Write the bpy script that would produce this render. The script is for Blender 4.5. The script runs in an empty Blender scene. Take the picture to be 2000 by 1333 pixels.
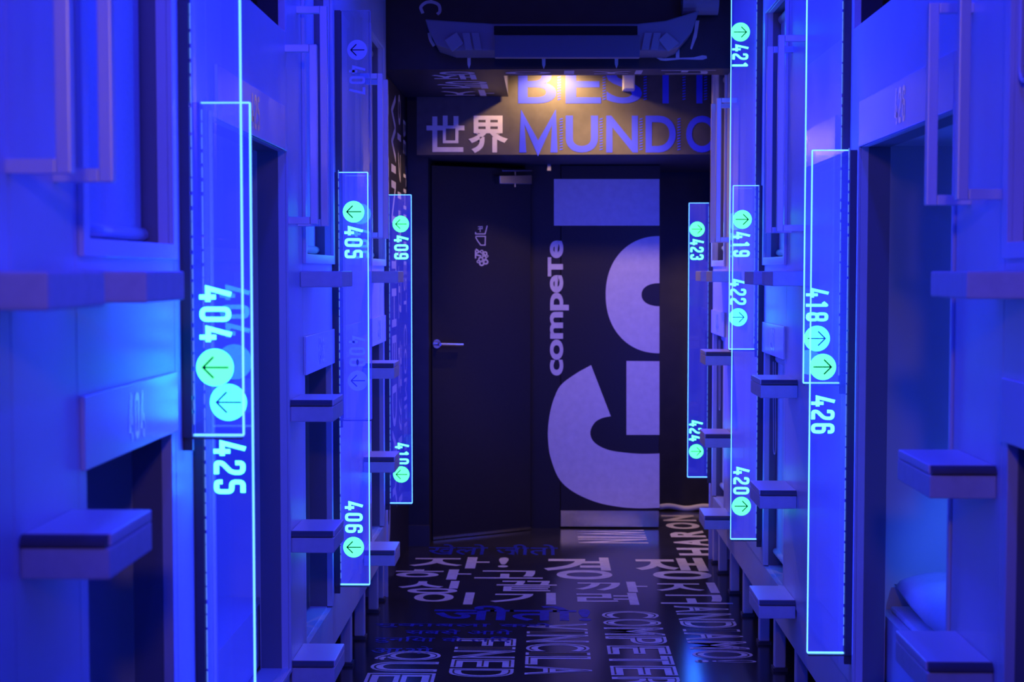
import bpy, bmesh, math, random
from mathutils import Vector
random.seed(7)
PI = math.pi
C = bpy.context.scene.collection

# ------------------------------------------------------------------ camera
F = 2800.0                        # focal length in pixels of the 2000 x 1333 frame
EYE = Vector((0.0, 0.0, 1.44))
PITCH = math.atan(136.5 / F)
YAW = math.atan(68.0 / F * math.cos(PITCH))
FWD = Vector((-math.sin(YAW) * math.cos(PITCH), math.cos(YAW) * math.cos(PITCH), -math.sin(PITCH)))
RGT = Vector((math.cos(YAW), math.sin(YAW), 0))
UPV = RGT.cross(FWD)
cam_d = bpy.data.cameras.new('camera')
cam = bpy.data.objects.new('camera', cam_d)
C.objects.link(cam)
cam.location = EYE
cam.rotation_euler = (PI / 2 - PITCH, 0, YAW)
cam_d.sensor_width = 36.0
cam_d.lens = 36.0 * F / 2000.0
cam_d.clip_start = 0.05
cam_d.dof.use_dof = True
cam_d.dof.focus_distance = 4.7
cam_d.dof.aperture_fstop = 5.0
bpy.context.scene.camera = cam

vs = bpy.context.scene.view_settings
vs.view_transform = 'Standard'
vs.look = 'None'
vs.gamma = 1.0
vs.use_curve_mapping = False
vs.exposure = 0.0
bpy.context.scene.cycles.transparent_max_bounces = 32

# ------------------------------------------------------------------ world and lights
BLUE = (0.012, 0.020, 1.0)
WARM = (1.0, 0.56, 0.22)
wd = bpy.data.worlds.new('world')
bpy.context.scene.world = wd
wd.use_nodes = True
wd.node_tree.nodes['Background'].inputs[0].default_value = (0.0, 0.004, 1.0, 1)
wd.node_tree.nodes['Background'].inputs[1].default_value = 0.2


def area(name, loc, rot, sx, sy, power, col, spread=180):
    d = bpy.data.lights.new(name, 'AREA')
    d.shape = 'RECTANGLE'
    d.size, d.size_y = sx, sy
    d.energy = power
    d.color = col
    d.spread = math.radians(spread)
    o = bpy.data.objects.new(name, d)
    o.location = loc
    o.rotation_euler = rot
    C.objects.link(o)
    return o


def spot(name, loc, target, power, col, ang=100, blend=0.6, rad=0.04):
    d = bpy.data.lights.new(name, 'SPOT')
    d.energy = power
    d.color = col
    d.spot_size = math.radians(ang)
    d.spot_blend = blend
    d.shadow_soft_size = rad
    o = bpy.data.objects.new(name, d)
    o.location = loc
    o.rotation_euler = (Vector(target) - Vector(loc)).to_track_quat('-Z', 'Y').to_euler()
    C.objects.link(o)
    return o


# blue LED lines of the corridor ceiling, one along each row of bunks
area('blue_ceiling_line', (-0.45, 2.5, 2.67), (0, 0, 0), 0.06, 5.0, 27, BLUE)
area('blue_ceiling_line', (0.55, 2.5, 2.67), (0, 0, 0), 0.06, 5.0, 27, BLUE)
# warm ceiling spot of the corridor behind the photographer
spot('warm_corridor_spot', (0.05, -0.9, 2.2), (0.05, 2.5, 1.66), 24, WARM, 46, 0.7, 0.10)
# warm lamp in the ceiling pocket in front of the lettered fascia
spot('warm_pocket_lamp', (0.05, 7.14, 2.47), (0.05, 7.22, 1.2), 26, WARM, 165, 0.5, 0.025)
# second warm lamp of the ceiling pocket, shining under the fascia onto the doors
spot('warm_pocket_lamp', (0.25, 6.72, 2.45), (0.30, 7.9, 0.95), 42, WARM, 72, 0.7, 0.05)
# reading light inside the open right pod
spot('pod_reading_light', (1.02, 2.98, 1.12), (1.38, 3.70, 0.60), 16.0, (0.04, 0.16, 1.0), 66, 0.5, 0.02)
# warm lamp of the side passage behind the right-hand door
spot('warm_passage_lamp', (0.95, 8.10, 1.97), (0.82, 8.2, 0.0), 34, WARM, 100, 0.6, 0.05)


# ------------------------------------------------------------------ picture measurement -> place
def ray(u, v):
    return FWD + RGT * ((u - 1000.0) / F) + UPV * ((666.5 - v) / F)


def onY(u, v, Y):
    d = ray(u, v)
    return EYE + d * ((Y - EYE.y) / d.y)


def onX(u, v, X):
    d = ray(u, v)
    return EYE + d * ((X - EYE.x) / d.x)


def onZ(u, v, Z=0.0):
    d = ray(u, v)
    return EYE + d * ((Z - EYE.z) / d.z)


# ------------------------------------------------------------------ materials
def mat(name, col, rough=0.5, spec=0.5, metal=0.0, noise=0.0, nscale=30.0, bump=0.0, coat=0.0):
    m = bpy.data.materials.new(name)
    m.use_nodes = True
    nt = m.node_tree
    b = nt.nodes['Principled BSDF']
    b.inputs['Base Color'].default_value = (*col, 1)
    b.inputs['Roughness'].default_value = rough
    b.inputs['Specular IOR Level'].default_value = spec
    b.inputs['Metallic'].default_value = metal
    b.inputs['Coat Weight'].default_value = coat
    if noise or bump:
        tc = nt.nodes.new('ShaderNodeTexCoord')
        n = nt.nodes.new('ShaderNodeTexNoise')
        n.inputs['Scale'].default_value = nscale
        n.inputs['Detail'].default_value = 4
        nt.links.new(tc.outputs['Object'], n.inputs['Vector'])
        if noise:
            r = nt.nodes.new('ShaderNodeValToRGB')
            r.color_ramp.elements[0].position = 0.3
            r.color_ramp.elements[1].position = 0.7
            r.color_ramp.elements[0].color = (*[c * (1 - noise) for c in col], 1)
            r.color_ramp.elements[1].color = (*[min(1, c * (1 + noise)) for c in col], 1)
            nt.links.new(n.outputs['Fac'], r.inputs['Fac'])
            nt.links.new(r.outputs['Color'], b.inputs['Base Color'])
        if bump:
            bp = nt.nodes.new('ShaderNodeBump')
            bp.inputs['Strength'].default_value = bump
            bp.inputs['Distance'].default_value = 0.002
            nt.links.new(n.outputs['Fac'], bp.inputs['Height'])
            nt.links.new(bp.outputs['Normal'], b.inputs['Normal'])
    return m


def emat(name, col, strength):
    m = bpy.data.materials.new(name)
    m.use_nodes = True
    nt = m.node_tree
    nt.nodes.remove(nt.nodes['Principled BSDF'])
    e = nt.nodes.new('ShaderNodeEmission')
    e.inputs[0].default_value = (*col, 1)
    e.inputs[1].default_value = strength
    nt.links.new(e.outputs[0], nt.nodes['Material Output'].inputs[0])
    return m


def acrylic(name, glow, strength):
    """clear acrylic blade: see-through, mirror-like by Fresnel, glowing faintly all through from its LED edge"""
    m = bpy.data.materials.new(name)
    m.use_nodes = True
    nt = m.node_tree
    nt.nodes.remove(nt.nodes['Principled BSDF'])
    N = nt.nodes.new
    L = nt.links.new
    tr = N('ShaderNodeBsdfTransparent')
    tr.inputs[0].default_value = (0.93, 0.95, 1.0, 1)
    gl = N('ShaderNodeBsdfGlossy')
    gl.inputs['Roughness'].default_value = 0.0
    fr = N('ShaderNodeFresnel')
    fr.inputs['IOR'].default_value = 2.2
    ge = N('ShaderNodeNewGeometry')
    sub = N('ShaderNodeMath')
    sub.operation = 'SUBTRACT'
    sub.inputs[0].default_value = 1.0
    L(ge.outputs['Backfacing'], sub.inputs[1])
    mu = N('ShaderNodeMath')
    mu.operation = 'MULTIPLY'
    L(fr.outputs[0], mu.inputs[0])
    L(sub.outputs[0], mu.inputs[1])
    mx = N('ShaderNodeMixShader')
    L(mu.outputs[0], mx.inputs[0])
    L(tr.outputs[0], mx.inputs[1])
    L(gl.outputs[0], mx.inputs[2])
    em = N('ShaderNodeEmission')
    em.inputs[0].default_value = (*glow, 1)
    # fine machining bands of the light guide
    tc = N('ShaderNodeTexCoord')
    mp = N('ShaderNodeMapping')
    mp.inputs['Scale'].default_value = (3, 1, 60)
    no = N('ShaderNodeTexNoise')
    no.inputs['Scale'].default_value = 6.0
    no.inputs['Detail'].default_value = 3.0
    L(tc.outputs['Object'], mp.inputs['Vector'])
    L(mp.outputs[0], no.inputs['Vector'])
    m2 = N('ShaderNodeMath')
    m2.operation = 'MULTIPLY_ADD'
    m2.inputs[1].default_value = 0.5 * strength
    m2.inputs[2].default_value = 0.75 * strength
    L(no.outputs['Fac'], m2.inputs[0])
    L(m2.outputs[0], em.inputs[1])
    ad = N('ShaderNodeAddShader')
    L(mx.outputs[0], ad.inputs[0])
    L(em.outputs[0], ad.inputs[1])
    L(ad.outputs[0], nt.nodes['Material Output'].inputs[0])
    return m


M = dict(
    white=mat('white_laminate', (0.78, 0.78, 0.80), 0.38, 0.45, noise=0.03, nscale=6),
    plate=mat('gloss_white_plate', (0.76, 0.76, 0.80), 0.26, 0.5),
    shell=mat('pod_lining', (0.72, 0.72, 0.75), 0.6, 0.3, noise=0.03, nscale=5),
    shadeshell=mat('shaded_recess_lining', (0.05, 0.05, 0.055), 0.6, 0.3),  # shade inside the overhead openings, put into the lining colour
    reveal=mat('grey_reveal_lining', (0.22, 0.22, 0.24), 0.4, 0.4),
    tube=mat('satin_steel_tube', (0.88, 0.88, 0.86), 0.36, 0.5, metal=0.3),
    step=mat('step_laminate', (0.70, 0.70, 0.70), 0.4, 0.4, noise=0.05, nscale=40, bump=0.05),
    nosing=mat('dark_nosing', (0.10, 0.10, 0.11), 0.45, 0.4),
    channel=mat('black_aluminium', (0.10, 0.10, 0.11), 0.4, 0.4),
    black=mat('black_paint', (0.028, 0.028, 0.030), 0.45, 0.4, noise=0.15, nscale=12),
    doorblack=mat('black_door', (0.020, 0.019, 0.021), 0.5, 0.35, noise=0.12, nscale=90),
    floor=mat('black_floor', (0.030, 0.030, 0.034), 0.17, 0.5, noise=0.2, nscale=9, bump=0.03),
    paint=mat('white_lettering', (0.72, 0.71, 0.70), 0.5, 0.3, noise=0.06, nscale=25),
    floorpaint=mat('white_floor_lettering', (0.74, 0.73, 0.74), 0.35, 0.4, noise=0.12, nscale=30),
    bluepaint=mat('blue_lettering', (0.055, 0.085, 0.95), 0.5, 0.3),
    dimblue=mat('dark_blue_floor_lettering', (0.02, 0.035, 0.40), 0.35, 0.4, noise=0.3, nscale=40),
    fascia=mat('dark_brown_fascia', (0.10, 0.095, 0.09), 0.55, 0.3, noise=0.1, nscale=20),
    metal=mat('brushed_steel', (0.62, 0.62, 0.62), 0.22, 0.5, metal=1.0, noise=0.05, nscale=60),
    fabric=mat('blind_fabric', (0.80, 0.80, 0.80), 0.8, 0.2, noise=0.04, nscale=120, bump=0.1),
    bar=mat('white_blind_bar', (0.86, 0.85, 0.84), 0.3, 0.5),
    chain=mat('bead_chain', (0.55, 0.55, 0.55), 0.4, 0.5),
    linen=mat('white_cotton', (0.88, 0.88, 0.90), 0.85, 0.2, noise=0.03, nscale=80, bump=0.15),
    acbody=mat('dark_air_con_plastic', (0.24, 0.24, 0.26), 0.45, 0.4),
    acdark=mat('air_con_slot', (0.01, 0.01, 0.011), 0.6, 0.2),
    acgrey=mat('air_con_grey', (0.36, 0.35, 0.34), 0.5, 0.3),
    whitebox=mat('white_plastic_box', (0.8, 0.8, 0.76), 0.45, 0.4),
    band=mat('pale_band', (0.8, 0.82, 0.8), 0.9, 0.1),
    skirting=mat('dark_skirting', (0.05, 0.05, 0.055), 0.5, 0.4),
    # edge-lit signs: these really give off light
    edge=emat('lit_acrylic_edge', (0.085, 0.30, 1.0), 3.4),
    disc=emat('lit_etched_disc', (0.065, 1.0, 0.29), 3.0),
    digit=emat('lit_etched_digits', (0.09, 1.0, 0.42), 3.6),
    led=emat('led_dots', (0.09, 0.20, 1.0), 1.1),
    acry=acrylic('lit_acrylic', (0.020, 0.030, 1.0), 0.25),
    acry_off=acrylic('unlit_acrylic', (0.010, 0.015, 1.0), 0.015),
    disc_off=mat('unlit_etched_disc', (0.85, 0.85, 0.9), 0.8, 0.2),
    arrow=mat('arrow_line', (0.01, 0.02, 0.06), 0.6, 0.2),
    edge_off=mat('unlit_acrylic_edge', (0.45, 0.45, 0.6), 0.3, 0.5),
)


# ------------------------------------------------------------------ mesh helpers
class MB:
    def __init__(s):
        s.v, s.f = [], []

    def quad(s, a, b, c, d):
        n = len(s.v)
        s.v += [Vector(a), Vector(b), Vector(c), Vector(d)]
        s.f.append((n, n + 1, n + 2, n + 3))
        return s

    def poly(s, pts):
        n = len(s.v)
        s.v += [Vector(p) for p in pts]
        s.f.append(tuple(range(n, n + len(pts))))
        return s

    def box(s, x0, x1, y0, y1, z0, z1):
        x0, x1 = min(x0, x1), max(x0, x1)
        y0, y1 = min(y0, y1), max(y0, y1)
        z0, z1 = min(z0, z1), max(z0, z1)
        n = len(s.v)
        s.v += [Vector(p) for p in ((x0, y0, z0), (x1, y0, z0), (x1, y1, z0), (x0, y1, z0),
                                    (x0, y0, z1), (x1, y0, z1), (x1, y1, z1), (x0, y1, z1))]
        s.f += [tuple(n + i for i in q) for q in ((3, 2, 1, 0), (4, 5, 6, 7), (0, 1, 5, 4), (1, 2, 6, 5), (2, 3, 7, 6), (3, 0, 4, 7))]
        return s

    def prism(s, pts, d):
        """closed outline extruded by vector d"""
        n, k = len(s.v), len(pts)
        d = Vector(d)
        s.v += [Vector(p) for p in pts] + [Vector(p) + d for p in pts]
        s.f.append(tuple(range(n, n + k)))
        s.f.append(tuple(range(n + 2 * k - 1, n + k - 1, -1)))
        for i in range(k):
            j = (i + 1) % k
            s.f.append((n + j, n + i, n + k + i, n + k + j))
        return s

    def tube(s, pts, r, seg=8, square=False):
        pts = [Vector(p) for p in pts]
        n0 = len(s.v)
        k = 4 if square else seg
        for i, p in enumerate(pts):
            if i == 0:
                t = pts[1] - p
            elif i == len(pts) - 1:
                t = p - pts[i - 1]
            else:
                t = (pts[i + 1] - p).normalized() + (p - pts[i - 1]).normalized()
            t.normalize()
            a = Vector((0, 1, 0)) if abs(t.y) < 0.9 else Vector((1, 0, 0))
            b = t.cross(a).normalized()
            a = b.cross(t).normalized()
            for j in range(k):
                q = 2 * PI * (j + (0.5 if square else 0)) / k
                s.v.append(p + (a * math.cos(q) + b * math.sin(q)) * r)
        for i in range(len(pts) - 1):
            for j in range(k):
                j2 = (j + 1) % k
                s.f.append((n0 + i * k + j, n0 + i * k + j2, n0 + (i + 1) * k + j2, n0 + (i + 1) * k + j))
        s.f.append(tuple(n0 + j for j in range(k - 1, -1, -1)))
        s.f.append(tuple(n0 + (len(pts) - 1) * k + j for j in range(k)))
        return s

    def ribbon(s, pts, t, fn, closed=False):
        """flat stroke of width t along 2-D pts; fn maps (x, y) to 3-D"""
        P = [Vector((p[0], p[1])) for p in pts]
        if closed:
            P = P + [P[0]]
        L, R = [], []
        m = len(P)
        for i in range(m):
            if i == 0:
                d0 = d1 = (P[1] - P[0])
                if closed:
                    d0 = P[0] - P[m - 2]
            elif i == m - 1:
                d0 = d1 = (P[i] - P[i - 1])
                if closed:
                    d1 = P[1] - P[0]
            else:
                d0, d1 = P[i] - P[i - 1], P[i + 1] - P[i]
            d0, d1 = d0.normalized(), d1.normalized()
            n0, n1 = Vector((-d0.y, d0.x)), Vector((-d1.y, d1.x))
            n = n0 + n1
            if n.length < 1e-4:
                n = n0
            n.normalize()
            w = t / 2 / max(0.45, n.dot(n0))
            L.append(P[i] + n * w)
            R.append(P[i] - n * w)
        for i in range(m - 1):
            s.quad(fn(*R[i]), fn(*R[i + 1]), fn(*L[i + 1]), fn(*L[i]))
        return s


def link(name, mb, material, parent=None, bevel=0.0, smooth=False, label=None, seg=2):
    me = bpy.data.meshes.new(name)
    org = Vector(parent.get('_org', (0, 0, 0))) if parent else Vector((0, 0, 0))
    if parent is None and mb.v:
        org = Vector((sum(v.x for v in mb.v) / len(mb.v), sum(v.y for v in mb.v) / len(mb.v), min(v.z for v in mb.v)))
    me.from_pydata([v - org for v in mb.v], [], mb.f)
    me.validate()
    bm = bmesh.new()
    bm.from_mesh(me)
    bmesh.ops.remove_doubles(bm, verts=bm.verts, dist=1e-5)
    if bevel:
        es = [e for e in bm.edges if len(e.link_faces) == 2 and e.calc_face_angle(0) > 0.6]
        bmesh.ops.bevel(bm, geom=es, offset=bevel, segments=seg, affect='EDGES', profile=0.6, clamp_overlap=True)
    bm.to_mesh(me)
    bm.free()
    me.materials.append(material)
    if smooth:
        for p in me.polygons:
            p.use_smooth = True
    o = bpy.data.objects.new(name, me)
    C.objects.link(o)
    if parent:
        o.parent = parent
        o['_org'] = tuple(org)
    else:
        o.location = org
        o['_org'] = tuple(org)
    if label:
        o['label'] = label
    return o


def tag(o, label, cat, group=None):
    o['label'] = label
    o['category'] = cat
    if group:
        o['group'] = group
    return o


def thing(name, org, label, cat, group=None):
    o = bpy.data.objects.new(name, None)
    o.empty_display_size = 0.05
    C.objects.link(o)
    o.location = org
    o['_org'] = tuple(org)
    return tag(o, label, cat, group)


def struct(name, mb, material, parent=None, bevel=0.0):
    o = link(name, mb, material, parent, bevel)
    if parent is None:
        o['kind'] = 'structure'
    return o


# ------------------------------------------------------------------ lettering
_tc = {}


def glyphs(text, off=0.0, spacing=1.0):
    """outline of a text as 2-D triangles, scaled to the unit square"""
    key = (text, off, spacing)
    if key not in _tc:
        cu = bpy.data.curves.new('lettering', 'FONT')
        cu.body = text
        cu.size = 1.0
        cu.offset = off
        cu.space_character = spacing
        cu.resolution_u = 6
        ob = bpy.data.objects.new('lettering', cu)
        C.objects.link(ob)
        bpy.context.view_layer.update()
        me = bpy.data.meshes.new_from_object(ob.evaluated_get(bpy.context.evaluated_depsgraph_get()))
        V = [(v.co.x, v.co.y) for v in me.vertices]
        FC = [tuple(p.vertices) for p in me.polygons]
        bpy.data.objects.remove(ob)
        bpy.data.curves.remove(cu)
        bpy.data.meshes.remove(me)
        if V:
            x0, x1 = min(p[0] for p in V), max(p[0] for p in V)
            y0, y1 = min(p[1] for p in V), max(p[1] for p in V)
            V = [((p[0] - x0) / max(1e-6, x1 - x0), (p[1] - y0) / max(1e-6, y1 - y0)) for p in V]
        _tc[key] = (V, FC)
    return _tc[key]


def put_text(mb, text, O, U, V, off=0.0, spacing=1.0):
    """text filling the parallelogram O + [0,1] U (reading direction) + [0,1] V (letter height)"""
    vs_, fs = glyphs(text, off, spacing)
    O, U, V = Vector(O), Vector(U), Vector(V)
    n = len(mb.v)
    mb.v += [O + U * a + V * b for a, b in vs_]
    mb.f += [tuple(n + i for i in f) for f in fs]


def rounded(pts, r, closed=False, k=5):
    P = [Vector((p[0], p[1])) for p in pts]
    out = []
    m = len(P)
    for i in range(m):
        if not closed and i in (0, m - 1):
            out.append(P[i])
            continue
        a, b, c = P[i - 1], P[i], P[(i + 1) % m]
        d0, d1 = (a - b), (c - b)
        rr = min(r, d0.length * 0.49, d1.length * 0.49)
        s0, s1 = b + d0.normalized() * rr, b + d1.normalized() * rr
        for j in range(k + 1):
            t = j / k
            out.append(s0 * (1 - t) ** 2 + b * 2 * t * (1 - t) + s1 * t * t)
    return [(p.x, p.y) for p in out]


A_, B_ = 0.085, 0.435
DIG = {
    '0': [(rounded([(A_, .085), (B_, .085), (B_, .915), (A_, .915)], .16, True), True)],
    '1': [(rounded([(.10, .76), (.28, .915), (.28, .0)], .03), False)],
    '2': [(rounded([(A_, .68), (A_, .915), (B_, .915), (B_, .56), (A_, .26), (A_, .085), (.49, .085)], .15), False)],
    '3': [(rounded([(A_, .72), (A_, .915), (B_, .915), (B_, .52), (.20, .52)], .15), False),
          (rounded([(.20, .52), (B_, .52), (B_, .085), (A_, .085), (A_, .28)], .15), False)],
    '4': [([(.27, 1.0), (.06, .27), (.52, .27)], False), ([(.36, .52), (.36, .0)], False)],
    '5': [(rounded([(.47, .915), (A_, .915), (A_, .56), (B_, .56), (B_, .085), (A_, .085), (A_, .27)], .13), False)],
    '6': [(rounded([(B_, .72), (B_, .915), (A_, .915), (A_, .085), (B_, .085), (B_, .55), (A_, .55)], .15), False)],
    '7': [([(.03, .915), (.44, .915), (.20, .0)], False)],
    '8': [(rounded([(A_, .50), (B_, .50), (B_, .915), (A_, .915)], .14, True), True),
          (rounded([(A_, .085), (B_, .085), (B_, .50), (A_, .50)], .14, True), True)],
    '9': [(rounded([(A_, .28), (A_, .085), (B_, .085), (B_, .915), (A_, .915), (A_, .45), (B_, .45)], .15), False)],
}


def put_digits(mb, text, O, U, V):
    """condensed digits; U spans the whole number, V one digit height"""
    O, U, V = Vector(O), Vector(U), Vector(V)
    tot = len(text) * 0.52 + (len(text) - 1) * 0.17
    for i, ch in enumerate(text):
        x0 = i * 0.69
        for pts, cl in DIG[ch]:
            mb.ribbon(pts, 0.16, lambda x, y: O + U * ((x + x0) / tot) + V * y, cl)


def disc_mb(c, rx, ax, az, n=40):
    return MB().poly([Vector(c) + Vector(ax) * (rx * math.cos(2 * PI * i / n)) + Vector(az) * (rx * math.sin(2 * PI * i / n)) for i in range(n)])


def spline(pts, k=8):
    P = [Vector((p[0], p[1])) for p in pts]
    P = [P[0] * 2 - P[1]] + P + [P[-1] * 2 - P[-2]]
    out = []
    for i in range(1, len(P) - 2):
        for j in range(k):
            t = j / k
            a, b, c, d = P[i - 1], P[i], P[i + 1], P[i + 2]
            out.append(0.5 * ((2 * b) + (c - a) * t + (2 * a - 5 * b + 4 * c - d) * t * t + (3 * b - a - 3 * c + d) * t ** 3))
    out.append(P[-2])
    return [(p.x, p.y) for p in out]


# ------------------------------------------------------------------ dimensions of the corridor
XL, XR = -0.70, 0.81              # the two bunk fronts
TH = 0.02
Z0, ZR, ZC = 0.0, 0.20, 2.70      # floor, underside of bunks, ceiling
S = 0.36                          # step rise
SX = {-1: XL, 1: XR}

# ------------------------------------------------------------------ setting
struct('floor', MB().box(-1.9, 2.0, -1.0, 9.2, -0.08, 0.0), M['floor'])
FLOOR = bpy.data.objects['floor']
struct('ceiling', MB().box(-1.9, 2.0, -1.0, 9.2, ZC, ZC + 0.08), M['black'])
struct('wall_left', MB().box(-1.90, -1.84, -1.0, 6.26, 0, ZC), M['black'])
struct('wall_right', MB().box(1.94, 2.0, -1.0, 9.2, 0, ZC), M['black'])
# left wall after the bunks, with its return in front of the doors
WX = -0.722
wl = struct('wall_mural', MB().box(-1.9, WX, 6.27, 7.44, 0, ZC), M['black'])
wr = struct('wall_return', MB().box(-1.9, -0.615, 7.445, 7.75, 0, ZC), M['black'])
struct('baseboard_left', MB().box(WX, -0.612, 7.43, 7.445, 0, 0.11), M['skirting'])
struct('wall_end', MB().box(-0.615, -0.605, 7.75, 8.0, 0, 2.03).box(-0.12, 0.075, 7.98, 8.08, 0, 2.05)
       .box(-0.7, -0.615, 7.75, 8.6, 0, ZC).box(-0.61, -0.12, 8.25, 8.3, 0, 2.05), M['doorblack'])
struct('wall_passage', MB().box(0.0, 2.0, 8.62, 8.68, 0, ZC).box(1.15, 1.2, 7.14, 8.62, 0, ZC), M['black'])
# beam across the corridor at the end of the bunks with its wider part on the left
BY0, BY1, BZ = 6.30, 6.50, 2.32
beam = struct('beam', MB().box(-0.72, 0.95, BY0, BY1, BZ, ZC).box(-0.72, -0.195, BY1, 7.28, BZ, ZC), M['black'])
FY = 7.30
fascia = struct('wall_fascia', MB().box(-0.66, 1.15, FY, 8.62, 2.03, ZC), M['fascia'])


# ------------------------------------------------------------------ bunk rows
def panel_holes(mb, s, y0, y1, z0, z1, holes, x=None, th=TH):
    """board in the bunk front with rectangular holes"""
    X = SX[s] if x is None else x
    ys = sorted({y0, y1, *[h[0] for h in holes], *[h[1] for h in holes]})
    zs = sorted({z0, z1, *[h[2] for h in holes], *[h[3] for h in holes]})
    ny, nz = len(ys) - 1, len(zs) - 1

    def full(i, j):
        if i < 0 or j < 0 or i >= ny or j >= nz:
            return False
        cy, cz = (ys[i] + ys[i + 1]) / 2, (zs[j] + zs[j + 1]) / 2
        return not any(h[0] < cy < h[1] and h[2] < cz < h[3] for h in holes)

    a, b = X, X + s * th
    for i in range(ny):
        for j in range(nz):
            if not full(i, j):
                continue
            p, q, r, t = ys[i], ys[i + 1], zs[j], zs[j + 1]
            mb.quad((a, p, r), (a, q, r), (a, q, t), (a, p, t))
            mb.quad((b, q, r), (b, p, r), (b, p, t), (b, q, t))
            if not full(i - 1, j):
                mb.quad((a, p, r), (a, p, t), (b, p, t), (b, p, r))
            if not full(i + 1, j):
                mb.quad((a, q, t), (a, q, r), (b, q, r), (b, q, t))
            if not full(i, j - 1):
                mb.quad((a, q, r), (a, p, r), (b, p, r), (b, q, r))
            if not full(i, j + 1):
                mb.quad((a, p, t), (a, q, t), (b, q, t), (b, p, t))
    return mb


UZ0, UZ1 = 1.49, 2.385            # upper opening
LZ0, LZ1 = 0.34, 1.14             # lower opening
DEEP = 1.0


def bay(s, label, y0, y1, holes, front=True, plate=None, plate_z=(1.14, 1.252), frame_hole=None, fw=(0.028, 0.010)):
    """one section of the bunk row: front board, frame, number plate, lining of each compartment"""
    X = SX[s]
    t = thing('sleeping_pod', (X, (y0 + y1) / 2, ZR), label, 'pod', 'sleeping pods along the corridor')
    mb = MB()
    panel_holes(mb, s, y0, y1, ZR + 0.14, ZC - 0.005, holes)
    link('front_panel', mb, M['white'], t, bevel=0.0015, seg=1)
    # bottom rail
    link('bottom_rail', MB().box(X + s * 0.004, X + s * 0.06, y0, y1, ZR, ZR + 0.136), M['white'], t)
    if frame_hole:
        a, b, c, d = frame_hole
        w, pr = fw
        mb = MB()
        panel_holes(mb, s, a - w, b + w, c - w, d + w, [(a, b, c, d)], x=X - s * pr, th=pr - 0.0005)
        link('window_frame', mb, M['white'], t, bevel=0.001, seg=1)
    if plate:
        a, b = plate[1], plate[2]
        p = link('number_plate', MB().box(X - s * 0.008, X - s * 0.0005, a, b, *plate_z), M['plate'], t, bevel=0.001, seg=1)
        mb = MB()
        cy = (a + b) / 2
        h = (plate_z[1] - plate_z[0]) * 0.72
        w = h * 1.15
        zc = (plate_z[0] + plate_z[1]) / 2 - h / 2
        put_digits(mb, plate[0], (X - s * 0.0086, cy + s * w / 2, zc), (0, -s * w, 0), (0, 0, h))
        link('plate_number', mb, M['metal'], p, label='pale pod number on the plate')
    for (a, b, c, d) in holes:
        e = 0.055                                    # depth of the reveal
        xi = X + s * (TH + e)
        xo = X + s * DEEP
        g = 0.012
        mb = MB()
        # reveal
        mb.box(X + s * TH, xi, a - g, a, c - g, d + g).box(X + s * TH, xi, b, b + g, c - g, d + g)
        mb.box(X + s * TH, xi, a, b, d, d + g)
        link('reveal', mb, M['shadeshell' if c > 2 else 'reveal'], t)
        mb = MB()
        mb.box(X + s * TH, xi, a, b, c - g, c)
        link('sill', mb, M['white'], t)
        ya, yb = max(y0, a - 0.25) + 0.002, min(y1 + 0.15, b + 0.12)
        mb = MB()
        mb.box(xo, xo + s * 0.02, ya, yb, c - g, d + g)
        mb.box(xi, xo, ya, ya + 0.01, c - g, d + g).box(xi, xo, yb - 0.01, yb, c - g, d + g)
        mb.box(xi, xo, ya, yb, c - 2 * g, c - g).box(xi, xo, ya, yb, d + g, d + 2 * g)
        mb.box(xi, xi + s * 0.005, ya, a - g, c - g, d + g).box(xi, xi + s * 0.005, b + g, yb, c - g, d + g)
        if d == 1.76:                                # the bed stands back behind the front
            link('bed_base', MB().box(X + s * 0.085, xo, ya + 0.011, yb - 0.011, c, 0.53), M['shell'], t)
        link('compartment_lining', mb, M['shadeshell' if c > 2 else 'shell'], t)
    return t


SP = -1
LBAYS = {}
LB = [
    ('first', 'plain blue-lit bunk front at the left edge, nearest the viewer', -0.6, 1.845, [], None, None),
    ('ladder', 'narrow left bunk front carrying the nearest left step and grab handles', 1.855, 2.108, [], None, None),
    ('near', 'left bunk pair with half-drawn upper blind and dark lower opening, before sign 404', 2.116, 2.674,
     [(2.155, 2.642, UZ0, UZ1), (2.155, 2.648, LZ0, LZ1)], ('404', 2.125, 2.668), 0),
    ('post', 'narrow left bunk front strip behind the glowing 404 and 425 signs', 2.679, 2.945, [], None, None),
    ('pod425', 'left single pod with tall doorway just past the glowing sign 425', 2.951, 3.862,
     [(2.975, 3.835, 0.36, 1.76), (2.975, 3.855, 2.08, 2.60)], ('425', 3.02, 3.80), 0),
    ('ladder', 'narrow left bunk front carrying the middle left column of steps', 3.868, 4.086, [], None, None),
    ('mid', 'left bunk pair with upper blind and lower opening, before signs 405 and 406', 4.096, 4.668,
     [(4.128, 4.638, UZ0, UZ1), (4.128, 4.642, LZ0, LZ1)], ('406', 4.103, 4.662), 0),
    ('post', 'left bunk front strip behind the sign with 405 and 406', 4.674, 5.40, [], None, None),
    ('ladder', 'narrow left bunk front carrying the farthest left column of steps', 5.406, 5.652, [], None, None),
    ('far', 'left bunk pair farthest along, before the sign with 409 and 410', 5.660, 6.155,
     [(5.690, 6.126, UZ0, UZ1), (5.690, 6.126, LZ0, LZ1)], ('410', 5.667, 6.15), 0),
    ('post', 'end strip of the left bunk row beside the lettered black wall', 6.161, 6.262, [], None, None),
]
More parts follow.
